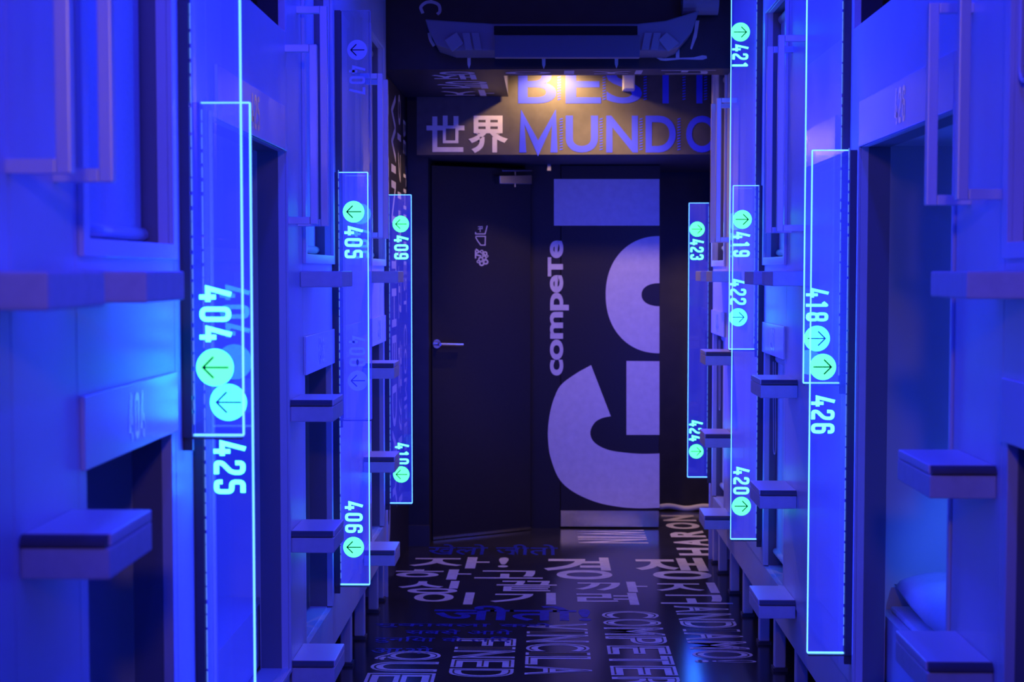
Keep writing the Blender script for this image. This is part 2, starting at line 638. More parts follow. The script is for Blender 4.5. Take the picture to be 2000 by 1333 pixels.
for i, (k, lab, a, b, holes, plate, fr) in enumerate(LB):
    b = LB[i + 1][2] - 0.0008 if i + 1 < len(LB) else b
    pz = (1.76, 1.875) if k == 'pod425' else (1.14, 1.252)
    bay(-1, lab, a, b, holes, plate=plate, plate_z=pz, frame_hole=holes[fr] if fr is not None else None,
        fw=(0.012, 0.007) if 'pod4' in k else (0.028, 0.010))
RB = [
    ('first', 'plain bunk front at the right edge, nearest the viewer', -0.6, 1.93, [], None, None),
    ('near', 'right bunk pair cut by the right picture edge, bead chain in its upper opening', 1.938, 2.552,
     [(1.97, 2.520, UZ0, UZ1), (1.97, 2.528, LZ0, LZ1)], ('418', 1.945, 2.545), 0),
    ('ladder', 'right bunk front carrying the nearest right steps and grab handles', 2.560, 2.856, [], None, None),
    ('pod426', 'right single pod with tall doorway and white pillow inside', 2.862, 3.945,
     [(2.876, 3.736, 0.36, 1.76), (2.90, 3.844, 2.08, 2.60)], ('426', 2.87, 3.73), 0),
    ('ladder', 'right bunk front carrying the middle right steps and grab handles', 3.951, 4.860, [], None, None),
    ('mid', 'right bunk pair with drawn blinds, before the sign with 419 and 420', 4.867, 5.362,
     [(4.893, 5.334, UZ0, UZ1), (4.893, 5.338, LZ0, LZ1)], ('420', 4.873, 5.358), 0),
    ('post', 'right bunk front carrying the farthest right steps', 5.367, 6.505, [], None, None),
    ('far', 'right bunk pair farthest along, before the sign with 423 and 424', 6.512, 7.020,
     [(6.540, 6.990, UZ0, UZ1), (6.540, 6.994, LZ0, LZ1)], ('424', 6.518, 7.016), 0),
    ('post', 'end strip of the right bunk row beside the side passage', 7.025, 7.130, [], None, None),
]
for i, (k, lab, a, b, holes, plate, fr) in enumerate(RB):
    b = RB[i + 1][2] - 0.0008 if i + 1 < len(RB) else b
    pz = (1.76, 1.875) if k == 'pod426' else (1.14, 1.252)
    bay(1, lab, a, b, holes, plate=plate, plate_z=pz, frame_hole=holes[fr] if fr is not None else None,
        fw=(0.012, 0.007) if 'pod4' in k else (0.028, 0.010))
# ends and undersides of the rows
struct('trim_1', MB().box(-1.9, XL - 0.02, 6.262, 6.268, 0, ZC).box(XL - 0.0, XL - 0.02, 6.2625, 6.268, 0, ZC), M['white'])
struct('trim_2', MB().box(XR, 1.94, 7.131, 7.137, 0, ZC), M['white'])
struct('trim_3', MB().box(XL - 0.30, XL - 0.28, -0.6, 6.26, 0, ZR).box(XR + 0.28, XR + 0.30, -0.6, 7.13, 0, ZR)
       .box(XL - 0.06, -1.84, -0.6, 6.26, ZR, ZR + 0.01).box(XR + 0.06, 1.94, -0.6, 7.13, ZR, ZR + 0.01), M['black'])

# legs under the bunks
for s, ys in ((-1, (6.20, 5.99, 5.55, 5.17, 4.72)), (1, (7.05, 6.81, 6.38, 5.96, 5.51, 5.14, 4.70))):
    side = 'left' if s < 0 else 'right'
    ordn = ['farthest', 'second farthest', 'third farthest', 'fourth from the far end', 'fifth from the far end', 'sixth from the far end', 'nearest visible']
    for i, y in enumerate(ys):
        lg = thing('bunk_leg', (SX[s], y, 0), '%s square leg standing on the floor under the %s bunk row' % (ordn[i], side), 'leg', 'legs under the bunk rows')
        link('post', MB().box(SX[s] + s * 0.012, SX[s] + s * 0.052, y - 0.02, y + 0.02, 0.012, ZR - 0.001), M['white'], lg, bevel=0.003, seg=1)
        link('foot_plate', MB().box(SX[s] + s * 0.006, SX[s] + s * 0.058, y - 0.026, y + 0.026, 0, 0.012), M['channel'], lg)


# ------------------------------------------------------------------ steps
def step(s, y0, y1, ztop, label, group, dark=True):
    X = SX[s]
    w = 0.12
    t = thing('wall_step', (X, (y0 + y1) / 2, ztop - 0.06), label, 'step', group)
    xa, xb = X - s * 0.0005, X - s * w
    if dark:
        link('tread_block', MB().box(xa, xb, y0 + 0.002, y1, ztop - 0.060, ztop - 0.018), M['step'], t, bevel=0.003)
        mb = MB()
        mb.prism([(xa, y0 + 0.012, ztop - 0.017), (xa, y0 + 0.014, ztop), (xa, y1, ztop), (xa, y1, ztop - 0.017)], (xb - xa, 0, 0))
        link('tread_top', mb, M['white'], t, bevel=0.003)
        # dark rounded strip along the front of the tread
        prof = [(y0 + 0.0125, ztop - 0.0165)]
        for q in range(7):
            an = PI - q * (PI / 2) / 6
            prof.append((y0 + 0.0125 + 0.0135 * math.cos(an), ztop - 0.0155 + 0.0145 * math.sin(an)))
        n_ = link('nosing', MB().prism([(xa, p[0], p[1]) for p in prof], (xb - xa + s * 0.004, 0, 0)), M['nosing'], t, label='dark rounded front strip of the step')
    else:
        link('tread_block', MB().box(xa, xb, y0, y1, ztop - 0.046, ztop), M['step'], t, bevel=0.004)
    return t


G1, G2 = 'steps of the bunk ladders', 'flat ledges at eye height'
for s, cols in ((-1, ((1.871, 2.080, 'near left', (1,)), (3.868, 4.062, 'middle left', (1, 2, 3)), (5.43, 5.62, 'far left', (1, 2, 3)))),
                (1, ((2.583, 2.822, 'near right', (1, 2)), (4.630, 4.856, 'middle right', (1, 2, 3)), (6.24, 6.46, 'far right', (1, 2, 3))))):
    for y0, y1, nm, ks in cols:
        for k in ks:
            if nm == 'near left':
                lab = 'largest blurred step with dark front edge, at lower left foreground'
            elif nm == 'near right':
                lab = ('step in front of the open right pod, above the pillow', 'step below the pillow in the lower right corner')[k - 1]
            else:
                col = {'middle left': 'step left of the sign with 405 and 406', 'far left': 'step left of the sign with 409 and 410',
                       'middle right': 'step right of the sign with 419 and 420', 'far right': 'step just left of the sign with 421 and 420'}[nm]
                if nm == 'far right':
                    col = 'step between the signs 424 and 420'
                lab = ('topmost', 'middle', 'lowest')[k - 1] + ' dark-edged ' + col
            step(s, y0, y1, EYE.z - 0.002 - k * S + 0.012, lab, G1)
for s, y0, y1, lab in ((-1, 1.655, 1.872, 'flat eye-height ledge cut by the left picture edge'),
                       (-1, 2.067, 2.286, 'flat eye-height ledge left of the large number 404'),
                       (-1, 4.056, 4.276, 'flat eye-height ledge left of number 405, under its window'),
                       (-1, 5.590, 5.800, 'flat eye-height ledge below number 409'),
                       (1, 2.377, 2.600, 'flat eye-height ledge at the right picture edge'),
                       (1, 4.400, 4.625, 'flat eye-height ledge right of number 422, nearer of that pair'),
                       (1, 4.815, 5.035, 'flat eye-height ledge just above number 422, farther of that pair'),
                       (1, 6.010, 6.235, 'flat eye-height ledge left of number 422, nearer of that far pair'),
                       (1, 6.460, 6.680, 'flat eye-height ledge below number 423, farthest of all')):
    step(s, y0, y1, EYE.z, lab, G2, dark=False)


# ------------------------------------------------------------------ grab handles
def handle(s, y, z0, z1, label):
    X = SX[s]
    o = 0.075
    t = thing('grab_handle', (X, y, z0), label, 'handle', 'square-tube grab handles')
    r = 0.010 * math.sqrt(2)
    xa = X - s * o
    mb = MB().box(xa - 0.010, xa + 0.010, y - 0.010, y + 0.010, z0, z1)
    link('grip_bar', mb, M['tube'], t, bevel=0.002)
    for z in (z0 + 0.010, z1 - 0.010):
        link('bracket', MB().box(xa - s * -0.0105, X + s * 0.001, y - 0.0098, y + 0.0098, z - 0.0098, z + 0.0098), M['tube'], t, bevel=0.0015)


HZ0, HZ1 = 1.566, 2.18
for s, y, z1, lab in ((-1, 1.856, HZ1, 'blurred grab handle nearest the left picture edge'),
                      (-1, 2.035, HZ1, 'blurred grab handle beside the near left white blind'),
                      (-1, 3.852, 2.045, 'shorter nearer grab handle left of number 405'),
                      (-1, 4.036, HZ1, 'taller farther grab handle left of number 405'),
                      (-1, 5.400, HZ1, 'nearer grab handle between signs 405 and 409'),
                      (-1, 5.570, HZ1, 'farther grab handle between signs 405 and 409'),
                      (1, 2.571, HZ1, 'grab handle nearest the right picture edge'),
                      (1, 2.777, 1.95, 'shorter grab handle in front of the plate 426'),
                      (1, 4.560, HZ1, 'nearer grab handle right of number 421'),
                      (1, 4.790, HZ1, 'farther grab handle right of number 421'),
                      (1, 6.195, HZ1, 'nearer grab handle above number 423'),
                      (1, 6.400, HZ1, 'farther grab handle above number 423')):
    handle(s, y, HZ0, z1, lab)


# ------------------------------------------------------------------ roller blinds
def blind(s, y0, y1, ztop, zbot, label, chain=None):
    X = SX[s] + s * 0.048
    t = thing('roller_blind', (X, (y0 + y1) / 2, zbot), label, 'blind', 'roller blinds in the bunk openings')
    mb = MB()
    n = 12
    fr, bk = [], []
    for i in range(n + 1):
        y = y0 + (y1 - y0) * i / n
        dx = 0.0012 * math.sin(i * 1.9)
        fr.append((X + dx, y))
    for i in range(n):
        (xa, ya), (xb, yb) = fr[i], fr[i + 1]
        mb.quad((xa, ya, zbot), (xb, yb, zbot), (xb, yb, ztop - 0.03), (xa, ya, ztop - 0.03))
        mb.quad((xb + s * .0012, yb, zbot), (xa + s * .0012, ya, zbot), (xa + s * .0012, ya, ztop - 0.03), (xb + s * .0012, yb, ztop - 0.03))
    link('fabric', mb, M['fabric'], t)
    link('bottom_bar', MB().tube([(X - s * 0.001, y0 + 0.001, zbot - 0.004), (X - s * 0.001, y1 - 0.001, zbot - 0.004)], 0.0125, 12), M['bar'], t, smooth=True)
    link('roller', MB().tube([(X + s * 0.006, y0, ztop - 0.024), (X + s * 0.006, y1, ztop - 0.024)], 0.018, 12), M['bar'], t, smooth=True)
    if chain:
        cy, cz, bulge = chain
        Y_near = y1 < 3
        pts = []
        xc = X - s * (0.042 if Y_near else 0.03)
        m = 40
        for i in range(m + 1):
            q = i / m
            if q < .5:
                z = ztop - 0.03 - (ztop - 0.03 - cz) * (q * 2)
                y = cy + bulge * math.sin(q * 2 * PI / 2) ** 2
            else:
                z = cz + (ztop - 0.03 - cz) * (q * 2 - 1)
                y = cy + 0.05 + bulge * math.sin((1 - q) * 2 * PI / 2) ** 2
            pts.append((xc, y, z))
        # rounded loop at the bottom
        loop = [(xc, cy + bulge + (0.05) * (1 - math.cos(a)) / 2, cz - 0.025 * math.sin(a)) for a in [PI * i / 8 for i in range(9)]]
        pts = pts[:m // 2] + loop + pts[m // 2 + 1:]
        link('bead_chain', MB().tube(pts, 0.004 if Y_near else 0.0022, 6), M['bar' if Y_near else 'chain'], t)


blind(-1, 2.160, 2.636, UZ1, 1.512, 'large blurred white blind in the near left upper window')
blind(-1, 4.133, 4.632, UZ1, 1.512, 'white blind in the upper window left of number 405')
blind(-1, 5.695, 6.120, UZ1, 1.512, 'white blind in the upper window between 405 and 409')
blind(1, 4.898, 5.328, UZ1, 1.512, 'white blind in the upper window right of number 419')
blind(1, 6.545, 6.984, UZ1, 1.555, 'white blind in the farthest right upper window above 423')
blind(1, 4.898, 5.332, LZ1, 0.40, 'lowered blind with bead chain in the opening right of 420', (5.20, 0.80, -0.02))
blind(1, 6.545, 6.988, LZ1, 0.40, 'lowered blind in the farthest right lower opening above 424', (6.86, 0.80, -0.02))
blind(1, 1.975, 2.515, UZ1, 2.20, 'raised blind with bead chain at the right picture edge', (2.464, 1.79, 0.0))


# ------------------------------------------------------------------ edge-lit number signs
def sign(s, Y, ztop, zbot, labels, label, lit=True):
    """blade of clear acrylic standing out from the bunk front; labels = [(digits, box px, disc px)]"""
    X = SX[s]
    xi, xo = X - s * 0.116, X - s * 0.020
    t = thing('number_sign', (X, Y, zbot), label, 'sign', 'edge-lit number signs')
    th = 0.004
    link('channel', MB().box(X - s * 0.0005, X - s * 0.010, Y - 0.013, Y + 0.013, zbot - 0.004, ztop)
         .box(X - s * 0.010, X - s * 0.0195, Y - 0.013, Y - 0.0055, zbot - 0.004, ztop)
         .box(X - s * 0.010, X - s * 0.0195, Y + 0.0055, Y + 0.013, zbot - 0.004, ztop), M['channel'], t)
    link('bracket', MB().box(X - s * 0.0005, xi + s * 0.002, Y - 0.006, Y + 0.006, zbot - 0.008, zbot - 0.0045)
         .box(X - s * 0.0005, X - s * 0.018, Y - 0.006, Y + 0.006, zbot - 0.03, zbot - 0.008), M['channel'], t)
    link('acrylic_blade', MB().box(xi, xo, Y - th, Y + th, zbot, ztop), M['acry' if lit else 'acry_off'], t)
    e = 0.0022 if lit else 0.0009
    mb = MB()
    mb.box(xi - s * 0.0003 - s * e * 0.5, xi + s * e * 0.5, Y - th - 0.0002, Y + th + 0.0002, zbot, ztop)
    mb.box(xi, xo, Y - th - 0.0002, Y + th + 0.0002, ztop - e * 0.5, ztop + e * 0.7)
    mb.box(xi, xo, Y - th - 0.0002, Y + th + 0.0002, zbot - e, zbot + e * 0.7)
    link('lit_edge', mb, M['edge' if lit else 'edge_off'], t, label='glowing cyan edge' if lit else None)
    if lit:
        mb = MB()
        z = zbot + 0.02
        while z < ztop - 0.01:
            mb.box(xo - s * 0.0002, xo - s * 0.0026, Y - 0.0047, Y - 0.0043, z, z + 0.019 + 0.009 * random.random())
            z += 0.028
        link('led_strip', mb, M['led'], t)
    if lit:                              # the light the blade itself gives off to either side
        h = min(ztop, 2.6) - zbot
        pw = 4.6 if Y > 6 else 1.4 if Y < 4 else 1.05
        for d in (-1, 1):
            area('sign_glow', ((xi + xo) / 2, Y + d * 0.012, zbot + h / 2), (d * PI / 2, 0, 0), abs(xi - xo), h, (pw if d > 0 else min(pw, 2.0)) * h, BLUE)
    yt = Y - th - 0.0006
    for txt, (xl, yt0, xr, yt1), (du, dv, dr) in labels:
        p0 = onY(xl, yt0, Y)
        p1 = onY(xr, yt1, Y)
        mb = MB()
        put_digits(mb, txt, (p0.x, yt, p0.z), (0, 0, p1.z - p0.z), (p1.x - p0.x, 0, 0))
        link('number', mb, M['digit' if lit else 'disc_off'], t, label='etched number %s' % txt)
        c = onY(du, dv, Y)
        r = dr * Y / F
        d = link('arrow_disc', disc_mb((c.x, yt, c.z), r, (1, 0, 0), (0, 0, 1)), M['disc' if lit else 'disc_off'], t)
        mb = MB()
        q = lambda a, b: Vector((c.x + s * a * r, yt - 0.0006, c.z + b * r))
        mb.ribbon([(-.72, 0), (.62, 0)], 0.095, q)
        mb.ribbon([(.08, .56), (.64, 0), (.08, -.56)], 0.105, q)
        link('arrow', mb, M['arrow'], d)


def zof(v, u, Y):
    return onY(u, v, Y).z


sign(-1, 2.739, 2.62, zof(850, 470, 2.739), [('404', (390, 560, 453, 668), (421, 718, 37))], 'large glowing sign 404 at the left, upper one of the near pair')
sign(-1, 2.824, zof(201, 488, 2.824), 0.26, [('425', (418, 862, 481, 965), (447, 786, 36.5))], 'large glowing sign 425 at the left, reaching below the picture')
sign(-1, 4.680, zof(337, 718, 4.68), zof(1142, 718, 4.68),
     [('405', (673, 443, 709, 505), (691, 414, 21)), ('406', (674, 980, 709, 1041), (691, 1069, 20.5))], 'glowing sign with 405 and 406 beside the middle left steps')
sign(-1, 4.765, zof(21, 722, 4.765), zof(818, 722, 4.765),
     [('407', (682, 129, 714, 185), (698, 98, 19.5)), ('408', (682, 657, 715, 716), (699, 744, 20))], 'unlit sign with faint 407 and 408 behind the 405 sign', lit=False)
sign(-1, 6.180, zof(381, 803, 6.18), zof(983, 803, 6.18),
     [('409', (770, 461, 798, 507), (783, 438, 16)), ('410', (772, 866, 799, 907), (784, 927, 16))], 'glowing sign with 409 and 410, farthest on the left')
sign(1, 3.887, 2.62, zof(748, 1563, 3.887), [('418', (1574, 564, 1617, 628), (1595, 661.5, 25))], 'large glowing sign 418 at the right, upper one of the near pair')
sign(1, 3.788, zof(294, 1579, 3.788), zof(1275, 1577, 3.788), [('426', (1584, 774, 1629, 847), (1606.5, 717, 25.5))], 'large glowing sign 426 beside the open right pod')
sign(1, 5.473, 2.62, zof(682, 1419, 5.473),
     [('421', (1430, 88, 1461, 134), (1446, 63, 18)), ('422', (1426, 546, 1457, 596), (1441.5, 620, 17.5))], 'glowing sign with 421 and 422 reaching above the picture')
sign(1, 5.382, zof(363, 1427, 5.382), zof(1053, 1424, 5.382),
     [('419', (1432, 454, 1464, 502), (1449.6, 429, 18)), ('420', (1432, 913, 1463, 966), (1447.7, 989, 18.5))], 'glowing sign with 419 and 420 left of the middle right steps')
sign(1, 7.040, zof(397, 1342, 7.04), zof(932, 1342, 7.04),
     [('423', (1348, 468, 1374, 508), (1361.4, 448, 14.5)), ('424', (1346, 822, 1372, 862), (1359.6, 882, 14))], 'glowing sign with 423 and 424 right of the door, farthest on the right')


# ------------------------------------------------------------------ bedding in the open pod
mt = link('mattress', MB().box(0.92, 1.78, 2.90, 3.82, 0.531, 0.545), M['linen'], None, bevel=0.006)
tag(mt, 'white mattress edge under the pillow in the right pod', 'mattress')


def pillow():
    mb = MB()
    cx, cy, cz = 1.20, 3.50, 0.603
    hx, hy, hz = 0.285, 0.34, 0.058
    nu, nv = 40, 28
    rows = []
    for i in range(nu + 1):
        u = -1 + 2 * i / nu
        row = []
        for j in range(nv + 1):
            v = -1 + 2 * j / nv
            row.append((u, v))
        rows.append(row)

    def prof(u, v):
        return max(0.0, (1 - abs(u) ** 4.5)) ** 0.5 * max(0.0, (1 - abs(v) ** 4.5)) ** 0.5

    idx = {}
    for side in (1, -1):
        for i in range(nu + 1):
            for j in range(nv + 1):
                u, v = rows[i][j]
                p = prof(u, v)
                wr_ = 0.007 * math.sin(9 * u + 4 * v) * (1 - p) + 0.004 * math.sin(14 * v + 3 * u) + 0.006 * max(0, v - 0.45) * math.sin(22 * u + 5 * v)
                zz = side * hz * p + (wr_ * p if side > 0 else 0)
                k = 1 - 0.05 * abs(u * v)
                idx[(side, i, j)] = len(mb.v)
                mb.v.append(Vector((cx + hx * u * k, cy + hy * v * k, cz + max(zz, -hz * 0.97))))
        for i in range(nu):
            for j in range(nv):
                q = (idx[(side, i, j)], idx[(side, i + 1, j)], idx[(side, i + 1, j + 1)], idx[(side, i, j + 1)])
                mb.f.append(q if side > 0 else q[::-1])
    return mb


pl = link('pillow', pillow(), M['linen'], None, smooth=True)
tag(pl, 'white pillow lying on the bed inside the open right pod', 'pillow')

# ------------------------------------------------------------------ doors at the end
DY = 7.98
d1 = bpy.data.objects.new('door_1', None)
C.objects.link(d1)
hinge, free = onZ(1036, 1036), onZ(845, 1056)
hinge = Vector((hinge.x, min(hinge.y, 7.96), 0))
free = Vector((free.x, free.y, 0))
d1.location = hinge
d1['_org'] = tuple(hinge)
d1['kind'] = 'structure'
dv = (free - hinge).normalized()
nv_ = Vector((dv.y, -dv.x, 0))
if nv_.y > 0:
    nv_ = -nv_


def slab(p, q, z0, z1, n, d):
    return MB().prism([(p.x, p.y, z0), (q.x, q.y, z0), (q.x, q.y, z1), (p.x, p.y, z1)], n * d)


link('leaf', slab(hinge, free, 0.012, 2.0, -nv_, 0.04), M['doorblack'], d1, bevel=0.002, seg=1)
link('bottom_strip', slab(hinge, free, 0.004, 0.018, nv_, 0.006), M['metal'], d1)


def on_leaf(u, v, off=0.001):
    d = ray(u, v)
    t = (hinge - EYE).dot(nv_) / d.dot(nv_)
    return EYE + d * t + nv_ * off


mb = MB()
hl = on_leaf(852, 672, 0.0)
hr = on_leaf(895, 673, 0.05)
mb.tube([hl, hl + nv_ * 0.05], 0.009, 10)
mb.tube([hl + nv_ * 0.05, hr], 0.011, 10)
link('lever_handle', mb, M['metal'], d1, smooth=False)
link('handle_rose', MB().tube([on_leaf(852, 672, 0.0), on_leaf(852, 672, 0.008)], 0.024, 16), M['metal'], d1)
mb = MB()
a, b = on_leaf(967, 344, 0.0), on_leaf(1030, 361, 0.0)
mb.prism([on_leaf(967, 344, 0.001), on_leaf(1030, 343, 0.001), on_leaf(1030, 361, 0.001), on_leaf(967, 360, 0.001)], nv_ * 0.05)
link('door_closer', mb, M['metal'], d1, bevel=0.003)
mb = MB()
mb.tube([on_leaf(1002, 366, 0.02), on_leaf(1002, 335, 0.02), on_leaf(974, 333, 0.03)], 0.006, 8)
mb.tube([on_leaf(975, 334, 0.03), on_leaf(1033, 334, 0.03)], 0.006, 8)
link('closer_arm', mb, M['metal'], d1)
# small pictogram painted on the leaf
mb = MB()
P = lambda x, y: on_leaf(820 + x * 0.3, 300 + y * 0.3, 0.0015)
for pts, w in (([(378, 478), (405, 476), (405, 490), (378, 492)], 5), ([(392, 476), (392, 512)], 5), ([(362, 512), (362, 524), (424, 524), (438, 470)], 7),
               ([(362, 540), (426, 540), (424, 597), (396, 597), (376, 570), (362, 545)], 7), ([(364, 622), (386, 640), (364, 652)], 9),
               ([(366, 660), (398, 668)], 10), ([(362, 630), (362, 684)], 9)):
    mb.ribbon(pts, w, P)
for cx, cy, r in ((402, 640, 9), (424, 652, 11), (396, 690, 13), (418, 680, 12), (402, 716, 13), (428, 706, 13), (436, 668, 7), (380, 704, 8), (414, 660, 8)):
    mb.ribbon([(cx + r * math.cos(2 * PI * i / 14), cy + r * math.sin(2 * PI * i / 14)) for i in range(14)], r * 0.75, P, True)
link('painted_pictogram', mb, M['paint'], d1, label='small white pictogram')

lx0, lx1 = onY(1095, 700, DY).x, onY(1288, 700, DY).x
d2 = bpy.data.objects.new('door_2', None)
C.objects.link(d2)
d2.location = (lx0, DY, 0)
d2['_org'] = (lx0, DY, 0)
d2['kind'] = 'structure'
link('leaf', MB().box(lx0 + 0.001, lx1, DY, DY + 0.045, 0.008, 2.025), M['doorblack'], d2, bevel=0.0015, seg=1)
kz = onY(1190, 998, DY).z
link('kick_plate', MB().box(lx0 + 0.002, lx1, DY - 0.003, DY - 0.0003, 0.01, kz), M['metal'], d2, label='brushed steel kick plate')
GY = DY - 0.0012
Q = lambda x, y: onY(x, y, GY)
mb = MB()
mb.poly([Q(1082, 350), Q(1082, 441), Q(1288, 441), Q(1288, 350)])
outer = [(1288 + 105 * math.cos(t), 576 - 114.5 * math.sin(t)) for t in [PI / 2 + PI * i / 48 for i in range(49)]]
inner = [(1288 + 36 * math.cos(t), 576 - 23 * math.sin(t)) for t in [PI / 2 + PI * i / 48 for i in range(49)]]


def sup(pts, c, rx, ry, e):
    o = []
    for i in range(49):
        t = PI / 2 + PI * i / 48
        ct, st = math.cos(t), math.sin(t)
        o.append((c[0] + rx * math.copysign(abs(ct) ** e, ct), c[1] - ry * math.copysign(abs(st) ** e, st)))
    return o


outer = sup(None, (1288, 576), 105, 114.5, 0.93)
inner = sup(None, (1288, 576), 35, 22.5, 0.9)
for i in range(48):
    mb.quad(Q(*outer[i]), Q(*outer[i + 1]), Q(*inner[i + 1]), Q(*inner[i]))
go = [(1115, 112), (1020, 165), (920, 240), (875, 325), (848, 420), (835, 520), (835, 600), (850, 710), (905, 850), (1000, 938), (1150, 1005), (1300, 1036), (1430, 1045), (1560, 1042)]
gi = [(1243, 445), (1185, 458), (1140, 485), (1112, 535), (1114, 580), (1138, 617), (1185, 648), (1250, 670), (1350, 684), (1450, 690), (1560, 688)]


def resample(pts, n):
    d = [0]
    for i in range(1, len(pts)):
        d.append(d[-1] + math.dist(pts[i], pts[i - 1]))
    o = []
    for k in range(n):
        t = d[-1] * k / (n - 1)
        i = max(j for j in range(len(d)) if d[j] <= t + 1e-9)
        i = min(i, len(pts) - 2)
        a = (t - d[i]) / max(1e-9, d[i + 1] - d[i])
        o.append((pts[i][0] * (1 - a) + pts[i + 1][0] * a, pts[i][1] * (1 - a) + pts[i + 1][1] * a))
    return o


GO, GI = resample(spline(go), 60), resample(spline(gi), 60)
k3 = 0.3
for i in range(59):
    mb.quad(*[Q(820 + p[0] * k3, 680 + p[1] * k3) for p in (GO[i], GO[i + 1], GI[i + 1], GI[i])])
mb.poly([Q(1223.5, 705.5), Q(1223.5, 850), Q(1288, 850), Q(1288, 706)])
link('painted_letters', mb, M['paint'], d2, label='huge white letters turned on their side')
mb = MB()
p0, p1, p2 = Q(1111, 734), Q(1111, 470), Q(1070, 734)
put_text(mb, 'compe\u0442e', p0, p1 - p0, p2 - p0, off=0.030, spacing=0.97)
link('painted_word', mb, M['paint'], d2, label='white word running upwards')
link('door_catch', MB().prism([Q(1069, 318), Q(1076, 318), Q(1076, 334), Q(1069, 334)], (0, -0.02, 0)), M['metal'], d2)
cl = MB()  # pale wavy band along the foot of the passage wall
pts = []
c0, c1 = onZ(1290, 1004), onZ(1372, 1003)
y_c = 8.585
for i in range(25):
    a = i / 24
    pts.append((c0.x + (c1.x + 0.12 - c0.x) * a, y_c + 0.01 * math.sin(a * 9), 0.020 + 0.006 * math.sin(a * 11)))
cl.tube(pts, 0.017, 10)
tag(link('pale_floor_band', cl, M['band'], None, smooth=True), 'pale wavy band lying on the floor beyond the right-hand door', 'band')

# ------------------------------------------------------------------ lettering of the end wall
fy = FY - 0.0012
mb = MB()
mb2 = MB()


def fas(mbx, text, x0, y0, x1, y1, off=0.0, dy=0.0):
    o = onY(x0, y1, fy - dy)
    put_text(mbx, text, o, onY(x1, y1, fy - dy) - o, onY(x0, y0, fy - dy) - o, off)


fas(mb2, '\u4e16', 833, 226, 907, 297, 0.022)
fas(mb2, '\u754c', 915, 226, 992, 299, 0.022)
link('white_letters', mb2, M['paint'], fascia)
EX = ((1013, 1090, 'M'), (1105, 1168, 'U'), (1184, 1246, 'N'), (1261, 1320, 'D'), (1340, 1402, 'O'))
sh = MB()
for x0, x1, ch in EX:
    if ch == 'M':
        mb.ribbon([(1021, 298), (1021, 229), (1051, 290), (1082, 229), (1082, 298)], 14, lambda a, b: onY(a, b, fy))
    else:
        fas(mb, ch, x0, 226, x1, 298, 0.02)
    # hatched shadow of each letter, offset to the right
    for q in range(12):
        yy = 232 + q * 5.4
        sh.quad(onY(x1 + 3, yy, fy), onY(x1 + 9, yy - 1.5, fy), onY(x1 + 9, yy + 0.8, fy), onY(x1 + 3, yy + 2.3, fy))
for x0, x1, ch in ((1012, 1086, 'B'), (1105, 1174, 'E'), (1184, 1254, 'S'), (1270, 1330, 'T'), (1360, 1372, 'I')):
    fas(mb, ch, x0, 128, x1, 202, 0.012)
    for q in range(12):
        yy = 134 + q * 5.4
        sh.quad(onY(x1 + 3, yy, fy), onY(x1 + 9, yy - 1.5, fy), onY(x1 + 9, yy + 0.8, fy), onY(x1 + 3, yy + 2.3, fy))
link('blue_letters', mb, M['bluepaint'], fascia)
link('letter_shadow_hatching', sh, M['bluepaint'], fascia)
bx = MB()
p, q = onY(1217, 140, 7.22), onY(1240, 175, 7.22)
bx.box(p.x, q.x, 7.22, FY - 0.001, q.z, q.z + 0.10)
jb = thing('junction_box', ((p.x + q.x) / 2, FY, q.z), 'small white box mounted on the lettered fascia above the doors', 'box')
link('housing', bx, M['whitebox'], jb, bevel=0.004)
link('lid', MB().box(p.x + 0.006, q.x - 0.006, 7.215, 7.2195, q.z + 0.006, q.z + 0.094), M['whitebox'], jb)

# brush strokes on the front of the beam
mb = MB()
B = lambda x, y: onY(x, y, BY0 - 0.001)
mb.ribbon(spline([(826, 26), (822, 14), (832, 5), (845, 4), (857, 10), (859, 22), (854, 28)]), 6, B)
mb.ribbon([(842, -6), (842, 4)], 5, B)
mb.ribbon(spline([(838, 64), (841, 78), (848, 90)]), 6, B)
for x, ya, yb in ((916, 98, 126), (1062, 112, 127), (1204, 113, 126)):
    mb.poly([B(x - 3.6, ya), B(x + 3.6, ya), B(x + 3.2, yb), B(x, yb + 8), B(x - 3, yb)])
mb.poly([B(1278, 111), B(1296, 114), B(1355, 112), B(1372, 108), B(1380, 109), B(1381, 114), B(1372, 117), B(1330, 116), B(1300, 119), B(1290, 118)])
mb.poly([B(1320, 92), B(1327, 92), B(1327, 113), B(1320, 113)])
mb.poly([B(1358, 40), B(1366, 40), B(1361, 72), B(1351, 97), B(1348, 95), B(1356, 62)])
link('brush_lettering', mb, M['paint'], beam)
# lettering on the underside of the beam and its wide part
mb = MB()
zb = BZ - 0.001


def under(mbx, text, x0, x1, y0, y1, off=0.0):
    put_text(mbx, text, (x0, y0, zb), (x1 - x0, 0, 0), (0, y1 - y0, 0), off)


under(mb, '\uc7c1', -0.52, -0.32, 6.36, 6.62, 0.012)
under(mb, '\uacbd', -0.52, -0.28, 6.68, 6.95, 0.012)
under(mb, '\uc790', -0.52, -0.26, 7.0, 7.24, 0.012)
under(mb, '\uc774', -0.185, 0.12, 6.34, 6.46, 0.012)
under(mb, '\uc9c0', 0.2, 0.42, 6.34, 6.46, 0.012)
under(mb, '\uace0', 0.5, 0.74, 6.34, 6.46, 0.012)
link('underside_lettering', mb, M['paint'], beam)

# lettering on the left wall, foreshortened
mb = MB()
wx = WX + 0.001


def wall_t(text, ya, yb, za, zb_, off=0.0, rot=False):
    if rot:
        put_text(mb, text, (wx, ya, zb_), (0, 0, za - zb_), (0, yb - ya, 0), off)
    else:
        put_text(mb, text, (wx, ya, za), (0, yb - ya, 0), (0, 0, zb_ - za), off)


